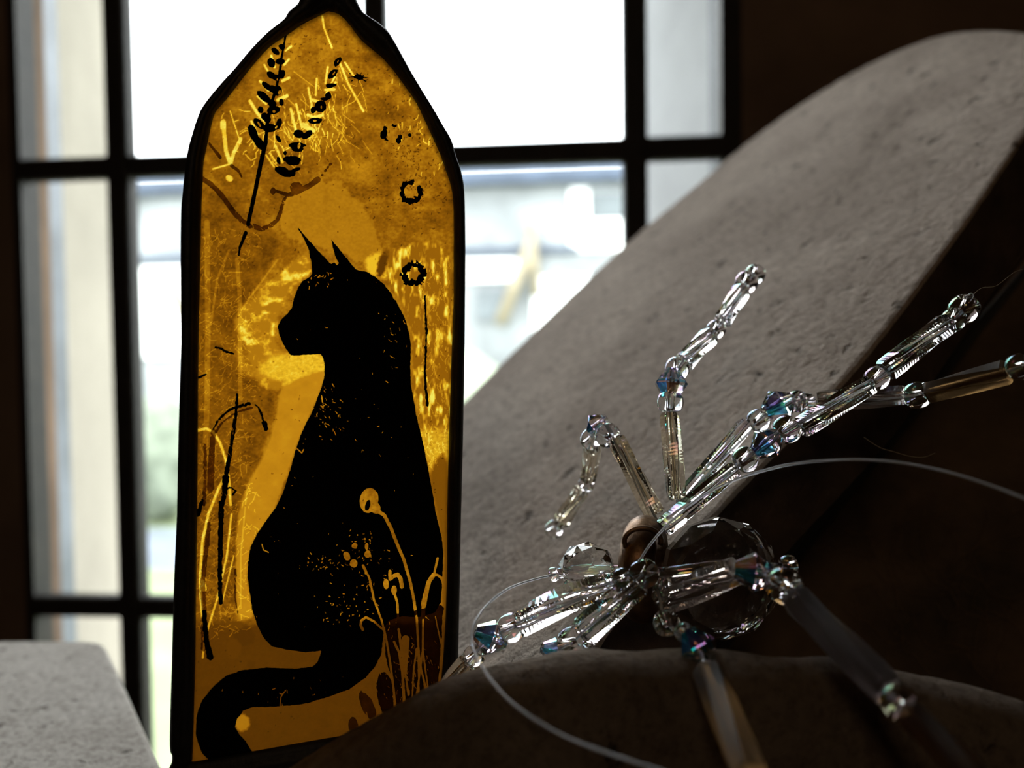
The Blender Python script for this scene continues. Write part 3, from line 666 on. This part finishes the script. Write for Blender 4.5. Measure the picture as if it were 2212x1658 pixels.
# ================================================================== FOREGROUND MOUND
def mound(name, prof, d0, mat, label, cat):
    """long rounded stone; prof = ridge line in pixels at distance d0"""
    R = catmull([Vector((u, v, 0)) for u, v in prof], 8); V, F = [], []; sec = 22
    for i, p in enumerate(R):
        c = W(p.x, p.y, d0+.004*mnoise.noise(Vector((i*.04, 3, 0))))
        for k in range(sec):
            a = math.pi*(k/(sec-1))            # from back low over the ridge to front low
            by, bz = math.cos(a), math.sin(a)
            dy = (.012*by if by > 0 else .014*by); drop = (1-bz)**1.25*(.060 if by < 0 else .075)
            q = c+CV(0, dy, -drop); q += Vector((mnoise.noise(q*60), mnoise.noise(q*60+Vector((5,0,0))), mnoise.noise(q*60+Vector((0,9,0)))))*.0012
            q += Vector((0, 0, mnoise.noise(q*260)*.0004)); V.append(q)
    n = len(R)
    for i in range(n-1):
        for k in range(sec-1): F.append((i*sec+k, i*sec+k+1, (i+1)*sec+k+1, (i+1)*sec+k))
        F.append((i*sec+sec-1, i*sec, (i+1)*sec, (i+1)*sec+sec-1))
    F.append(tuple(range(sec))[::-1]); F.append(tuple((n-1)*sec+k for k in range(sec)))
    o = mesh(name, V, F, mat, None, True); return tag(o, label, cat)
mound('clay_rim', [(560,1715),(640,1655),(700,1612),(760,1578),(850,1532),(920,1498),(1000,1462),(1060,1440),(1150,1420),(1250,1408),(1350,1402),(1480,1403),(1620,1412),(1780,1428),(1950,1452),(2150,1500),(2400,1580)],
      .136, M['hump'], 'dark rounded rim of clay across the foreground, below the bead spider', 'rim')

# ================================================================== DARK BOARDS behind/right
BN = CV(-.30, -.90, .30).normalized()
def board(name, pts, d, label):
    P0 = W(1900, 1200, d); P_3 = [hit(u, v, P0, BN) for u, v in pts]
    o = slab_from(P_3, BN, .012, name, [M['board'], M['board']], .0008); return tag(o, label, 'board')
board('wooden_board', [(2330,380),(2222,540),(1950,893),(1690,1208),(1548,1385),(1300,1700),(1230,1700),(1345,1440),(1620,1130),(1920,830),(2240,400)], .236, 'dark brown wooden board between the clay slab and the black gap')
board('wooden_board', [(2600,90),(2300,500),(2240,562),(1968,913),(1708,1230),(1566,1405),(1300,1740),(1300,2000),(2700,2000),(2800,500)], .236, 'dark brown wooden board at the lower right, beyond the black gap')
P0g = W(1900, 1200, .236)
gap_shade = slab_from([hit(u, v, P0g-BN*.016, BN) for u, v in [(2350,420),(2500,420),(1700,1500),(1500,1900),(1250,1900),(1400,1500),(1700,1150)]], BN, .01, 'gap_shade_sheet', [M['iron'], M['iron']], .0008)  # black sheet added behind the boards to stand in for the gap's shade
tag(gap_shade, 'black sheet added as the shade in the narrow gap between the two dark boards', 'board')

# ================================================================== BEAD SPIDER
spider = empty('bead_spider', W(1420, 1230, .160)); tag(spider, 'spider ornament of clear glass beads and crystals with long jointed legs', 'bead ornament')
def lathe(name, p, axis, prof, seg, mat, parent, smooth=True, xs=None):
    x, y, d = frame_of(axis); V, F = [], []; n = len(prof)
    for r, h in prof:
        for k in range(seg):
            a = 2*math.pi*k/seg; V.append(p+(x*math.cos(a)+y*math.sin(a))*r+d*h)
    for i in range(n):
        j = (i+1) % n
        for k in range(seg):
            k2 = (k+1) % seg; F.append((i*seg+k, i*seg+k2, j*seg+k2, j*seg+k))
    return mesh(name, V, F, mat, parent, smooth)
def seed(p, ax, R, parent, mat='bead'):
    prof = []; hr = R*.24; L = R*.70; cr = (R-hr)/2; cx = hr+cr
    for k in range(14):
        a = 2*math.pi*k/14; prof.append((cx+cr*math.cos(a), L*math.sin(a)))
    return lathe('seed_bead', p, ax, prof, 24, M[mat], parent)
def bicone(p, ax, R, parent):
    h = R*.95; prof = [(R*.40, -h), (R, -R*.04), (R, R*.04), (R*.40, h), (R*.16, h), (R*.16, -h)]
    x, y, d = frame_of(ax); V, F, mi = [], [], []; seg = 8; n = len(prof); mts = [0, 0, 1, 2, 0, 0, 3, 1]
    for r, hh in prof:
        for k in range(seg):
            a = 2*math.pi*(k+.5)/seg; V.append(p+(x*math.cos(a)+y*math.sin(a))*r+d*hh)
    for i in range(n):
        j = (i+1) % n
        for k in range(seg):
            F.append((i*seg+k, i*seg+(k+1) % seg, j*seg+(k+1) % seg, j*seg+k)); mi.append(mts[(k+i*3) % 8] if i == 0 else 0)
    o = mesh('bicone_crystal', V, F, [M['bicone'], M['ab_blue'], M['ab_gold'], M['ab_violet']], parent)
    o.data.polygons.foreach_set('material_index', mi); return o
def bugle(p0, p1, R, parent, mat='bugle', twist=1.5, bend=None, sides=6):
    d = p1-p0; Lh = d.length; x, y, dd = frame_of(d); V, F = [], []; nr = 26; seg = sides
    rows = []
    for i in range(nr+1):
        t_ = i/nr; c = p0+d*t_
        if bend: c = c+bend*4*t_*(1-t_)
        rows.append((c, twist*t_, 1.0 if 0 < i < nr else .88))
    for c, tw, s in rows:
        for k in range(seg):
            a = 2*math.pi*k/seg+tw; rr = R*s
            V.append(c+(x*math.cos(a)+y*math.sin(a))*rr)
    o0 = len(V)
    for c, tw, s in rows:
        for k in range(8):
            a = 2*math.pi*k/8; V.append(c+(x*math.cos(a)+y*math.sin(a))*R*.26)
    for i in range(nr):
        for k in range(seg):
            F.append((i*seg+k, i*seg+(k+1) % seg, (i+1)*seg+(k+1) % seg, (i+1)*seg+k))
        for k in range(8):
            F.append((o0+i*8+k, o0+(i+1)*8+k, o0+(i+1)*8+(k+1) % 8, o0+i*8+(k+1) % 8))
    bm = bmesh.new(); vs2 = [bm.verts.new(v) for v in V]
    for f in F: bm.faces.new([vs2[i] for i in f])
    for base in (0, nr):                       # end caps as rings
        o_l = [vs2[base*seg+k] for k in range(seg)]; i_l = [vs2[o0+base*8+k] for k in range(8)]
        eds = [bm.edges.get((o_l[k], o_l[(k+1) % seg])) for k in range(seg)]+[bm.edges.get((i_l[k], i_l[(k+1) % 8])) for k in range(8)]
        bmesh.ops.bridge_loops(bm, edges=eds)
    bmesh.ops.recalc_face_normals(bm, faces=bm.faces)
    me = bpy.data.meshes.new('bugle_bead'); bm.to_mesh(me); bm.free()
    return link('bugle_bead', me, M[mat], parent)
PXR = lambda px, d: px/FPX*d
def leg(items, thread):
    """items: ('g', u0,v0,d0,u1,v1,d1,halfwidth_px[,mat,bend]) ('s', u,v,d,r_px[,mat]) ('b', u,v,d,r_px)"""
    lp = [W(*q) for q in thread]
    lg = tube('leg', catmull(lp, 3), .00028, M['nylon'], spider, 6)
    def axis(p):
        i = min(range(len(lp)-1), key=lambda i: ((lp[i]+lp[i+1])/2-p).length); return lp[i+1]-lp[i]
    for it in items:
        if it[0] == 'g':
            _, u0, v0, d0, u1, v1, d1, hw = it[:8]; mt = it[8] if len(it) > 8 else 'bugle'
            bend = CV(*it[9]) if len(it) > 9 else None
            bugle(W(u0, v0, d0), W(u1, v1, d1), PXR(hw, (d0+d1)/2), lg, mt, random.uniform(.7, 1.3), bend)
        else:
            p = W(it[1], it[2], it[3]); R = PXR(it[4], it[3]); ax = it[5] if len(it) > 5 and isinstance(it[5], tuple) else None
            a = CV(*ax) if ax else axis(p)
            if it[0] == 's': seed(p, a, R, lg)
            else: bicone(p, a, R, lg)
    return lg
# upper left leg
leg([('g', 1416,1112,.166, 1330,948,.172, 22,'smoke'), ('s', 1313,940,.173, 28), ('b', 1290,916,.175, 26,(.6,-.5,.6)), ('s', 1277,948,.178, 24),
     ('g', 1280,966,.180, 1270,1032,.188, 20,'smoke'), ('s', 1267,1044,.190, 18), ('g', 1256,1058,.192, 1210,1128,.199, 19,'smoke'), ('s', 1197,1142,.201, 20)],
    [(1420,1125,.165), (1325,945,.172), (1295,915,.175), (1278,945,.178), (1270,1045,.190), (1195,1145,.201)])
# upright leg
leg([('g', 1462,1080,.165, 1446,893,.170, 22,'smoke'), ('s', 1448,868,.171, 29,(.05,.1,1)), ('b', 1450,829,.173, 36,(.1,.15,1)), ('s', 1463,796,.175, 27),
     ('g', 1476,784,.177, 1536,722,.182, 23), ('s', 1547,711,.183, 21), ('g', 1560,694,.185, 1604,624,.190, 21), ('s', 1613,609,.191, 25), ('s', 1631,592,.193, 22)],
    [(1465,1100,.165), (1446,890,.170), (1450,829,.173), (1463,796,.175), (1547,711,.183), (1613,609,.191), (1631,590,.193)])
# leg running right, low (far one)
leg([('g', 1478,1075,.166, 1612,915,.172, 20), ('s', 1638,908,.173, 26), ('b', 1682,876,.174, 38,(.8,.1,.4)), ('s', 1722,866,.174, 24), ('s', 1742,872,.174, 24),
     ('g', 1765,866,.173, 1955,853,.168, 24,'far'), ('s', 1981,853,.166, 30), ('g', 2006,848,.164, 2178,802,.152, 27,'dimb'), ('s', 2202,792,.150, 30), ('g', 2225,785,.148, 2330,750,.142, 26,'far')],
    [(1470,1085,.165), (1638,908,.173), (1682,876,.174), (1735,868,.174), (1981,853,.166), (2202,792,.150), (2330,750,.142)])
# long leg to the upper right
leg([('g', 1432,1140,.160, 1588,1012,.162, 22), ('s', 1610,992,.1622, 29), ('b', 1656,958,.163, 36,(.7,.0,.6)), ('s', 1700,927,.163, 32),
     ('g', 1728,925,.163, 1880,830,.165, 25), ('s', 1894,817,.165, 27), ('g', 1910,802,.165, 2048,696,.166, 27), ('s', 2060,690,.166, 26), ('s', 2082,667,.167, 32)],
    [(1430,1145,.160), (1610,992,.1622), (1656,958,.163), (1700,927,.163), (1894,817,.165), (2060,690,.166), (2084,664,.167)])
# front left leg
leg([('s', 1345,1250,.153, 25), ('g', 1330,1258,.153, 1122,1348,.156, 32,'bugle',(0,0,.0008)), ('s', 1104,1355,.156, 32), ('b', 1060,1376,.156, 38,(.9,.1,-.35)), ('s', 1025,1415,.158, 24),
     ('g', 1016,1428,.158, 968,1490,.160, 27,'smoke')],
    [(1380,1240,.153), (1345,1250,.153), (1104,1355,.156), (1058,1378,.157), (1022,1418,.158), (965,1495,.160)])
# short front leg
leg([('s', 1391,1238,.151, 33), ('g', 1380,1256,.151, 1258,1368,.153, 34), ('s', 1236,1388,.153, 35), ('b', 1195,1405,.156, 28,(.9,.2,-.3))],
    [(1400,1230,.152), (1391,1238,.151), (1236,1386,.154), (1180,1410,.157)])
# near leg to the lower right
leg([('g', 1436,1296,.156, 1590,1232,.146, 34,'far'), ('b', 1630,1235,.143, 44,(.9,-.2,-.1)), ('s', 1694,1264,.138, 41),
     ('g', 1716,1290,.135, 1922,1494,.116, 38,'dimg'), ('s', 1940,1514,.114, 38), ('g', 1962,1540,.112, 2130,1700,.100, 36,'dimb')],
    [(1425,1300,.156), (1600,1232,.146), (1650,1240,.142), (1694,1264,.138), (1940,1514,.114), (2135,1705,.100)])
# near leg to the bottom
leg([('s', 1428,1282,.154, 22), ('s', 1440,1345,.148, 30), ('s', 1478,1365,.142, 22), ('b', 1508,1400,.136, 44,(.4,-.4,-.7)), ('g', 1528,1450,.128, 1625,1680,.106, 38,'dimb')],
    [(1420,1260,.155), (1440,1345,.148), (1508,1400,.136), (1528,1450,.128), (1630,1690,.105)])
# body
def faceted_disc(name, c, nrm, R, T, table, seg, mat, parent, sq=1.0):
    x, y, d = frame_of(nrm); V, F = [], []
    rings = [(table*.98, T*.5, 0), (table+(1-table)*.55, T*.36, .5), (1.0, T*.10, 0), (1.0, -T*.10, 0), (table+(1-table)*.55, -T*.36, .5), (table*.98, -T*.5, 0)]
    for r, h, s in rings:
        for k in range(seg):
            a = 2*math.pi*(k+s)/seg; V.append(c+x*math.cos(a)*R*r+y*math.sin(a)*R*r*sq+d*h)
    n = len(rings)
    for i in range(n-1):
        sh = rings[i+1][2]-rings[i][2]
        for k in range(seg):
            a, b = i*seg+k, i*seg+(k+1) % seg; c_, e = (i+1)*seg+k, (i+1)*seg+(k+1) % seg
            if sh == 0: F.append((a, b, e, c_))
            elif sh > 0: F += [(a, b, c_), (b, e, c_)]
            else: F += [(a, e, c_), (a, b, e)]
    F.append(tuple(range(seg))[::-1]); F.append(tuple((n-1)*seg+k for k in range(seg)))
    me = bpy.data.meshes.new(name); me.from_pydata([tuple(v) for v in V], [], F); bm = bmesh.new(); bm.from_mesh(me); bmesh.ops.recalc_face_normals(bm, faces=bm.faces); bm.to_mesh(me); bm.free()
    return link(name, me, mat, parent)
body = faceted_disc('abdomen_crystal', W(1556,1247,.164), CV(.10, -1, .10), PXR(130, .164), .013, .64, 12, M['crystal'], spider)
head = faceted_disc('head_crystal', W(1268,1226,.161), CV(-.35, -.85, .45), PXR(62, .161), .0095, .42, 8, M['crystal'], spider, .9)
prof = []
for k in range(16):
    a = 2*math.pi*k/16; prof.append((.0078+.0030*math.cos(a), .0036*math.sin(a)))
cap = lathe('copper_washer', W(1392,1228,.163), CV(.93, -.36, .0), prof, 32, M['copper'], spider)
tube('wire_ring', [W(1388,1168,.1565)+CV(math.cos(a)*.0036, -.0003, math.sin(a)*.0026) for a in np.linspace(-.3, 3.6, 24)], .00055, M['copper'], spider)
tube('core_rod', catmull([W(1200,1238,.161), W(1330,1232,.160), W(1430,1236,.1535), W(1560,1222,.152), W(1690,1228,.152)], 8), .0011, M['bugle'], spider, 10)
tube('core_rod', catmull([W(1430,1256,.1545), W(1560,1243,.1535), W(1680,1240,.153)], 8), .0009, M['bugle'], spider, 10)
seed(W(1196,1240,.161), CV(1, 0, 0), PXR(16, .161), spider, 'bead'); seed(W(1703,1222,.152), CV(1, 0, .1), PXR(24, .152), spider); seed(W(1425,1255,.155), CV(.3, 0, 1), PXR(24, .155), spider)
# nylon threads that end on the spider
th1 = [(1199,1240,.160),(1150,1252,.156),(1100,1270,.151),(1055,1303,.147),(1025,1345,.140),(1019,1385,.135),(1030,1420,.130),(1060,1467,.124),(1115,1525,.118),(1210,1585,.113),(1310,1625,.109),(1420,1662,.105),(1560,1710,.100)]
tube('hanging_thread', catmull([W(*q) for q in th1], 10), .00022, M['nylon'], spider, 8)
th2 = [(1378,1216,.1500),(1405,1175,.150),(1440,1135,.150),(1490,1090,.149),(1545,1055,.148),(1610,1028,.147),(1700,1004,.144),(1790,994,.141),(1880,993,.137),(1970,1003,.133),(2060,1023,.128),(2150,1052,.123),(2260,1095,.117)]
tube('hanging_thread', catmull([W(*q) for q in th2], 10), .00022, M['nylon'], spider, 8)
tube('thread_knot', catmull([W(2080,650,.166),(W(2088,640,.1655)),W(2098,633,.165),W(2103,640,.1648),W(2094,652,.165)], 6), .00012, M['nylon'], spider, 6)
# stray fibres
def fibre(pts, r, mat, label):
    o = tube('fibre', catmull([W(*q) for q in pts], 8), r, M[mat], None, 5); return tag(o, label, 'fibre', None)
fibre([(2098,640,.166),(2120,622,.166),(2150,618,.165),(2175,600,.165),(2195,586,.164),(2225,577,.163)], .00006, 'hair', 'fine pale curling hair rising from the tip of the longest spider leg')
fibre([(1866,944,.178),(1885,957,.178),(1905,968,.178),(1930,975,.178),(1965,985,.178),(1995,987,.178),(2020,978,.178)], .00007, 'hair', 'fine pale hair lying over the dark board above the curved nylon thread')
# tangle of brown fibres on the board
V_, F_ = [], []
P0b = W(1900, 1200, .235)
tang = []
for i in range(46):
    u, v = random.gauss(2010, 110), random.gauss(1240, 90); a = random.uniform(0, 6.28); pts = []
    for k in range(7):
        pts.append(hit(u, v, P0b, BN)+BN*random.uniform(.0006, .003)); u += 26*math.cos(a); v += 26*math.sin(a); a += random.gauss(0, .5)
    tang.append(catmull(pts, 4))
for P in tang:
    k0 = len(V_); n = len(P)
    for p in P:
        for s in ((.00006, 0), (-.00003, .00005), (-.00003, -.00005)): V_.append(p+CV(s[0], 0, s[1]))
    for i in range(n-1):
        for k in range(3): F_.append((k0+i*3+k, k0+i*3+(k+1) % 3, k0+(i+1)*3+(k+1) % 3, k0+(i+1)*3+k))
o = mesh('cobweb', V_, F_, M['hairb'], None, True); tag(o, 'tangle of fine brown cobweb fibres on the dark board', 'cobweb', kind='stuff')
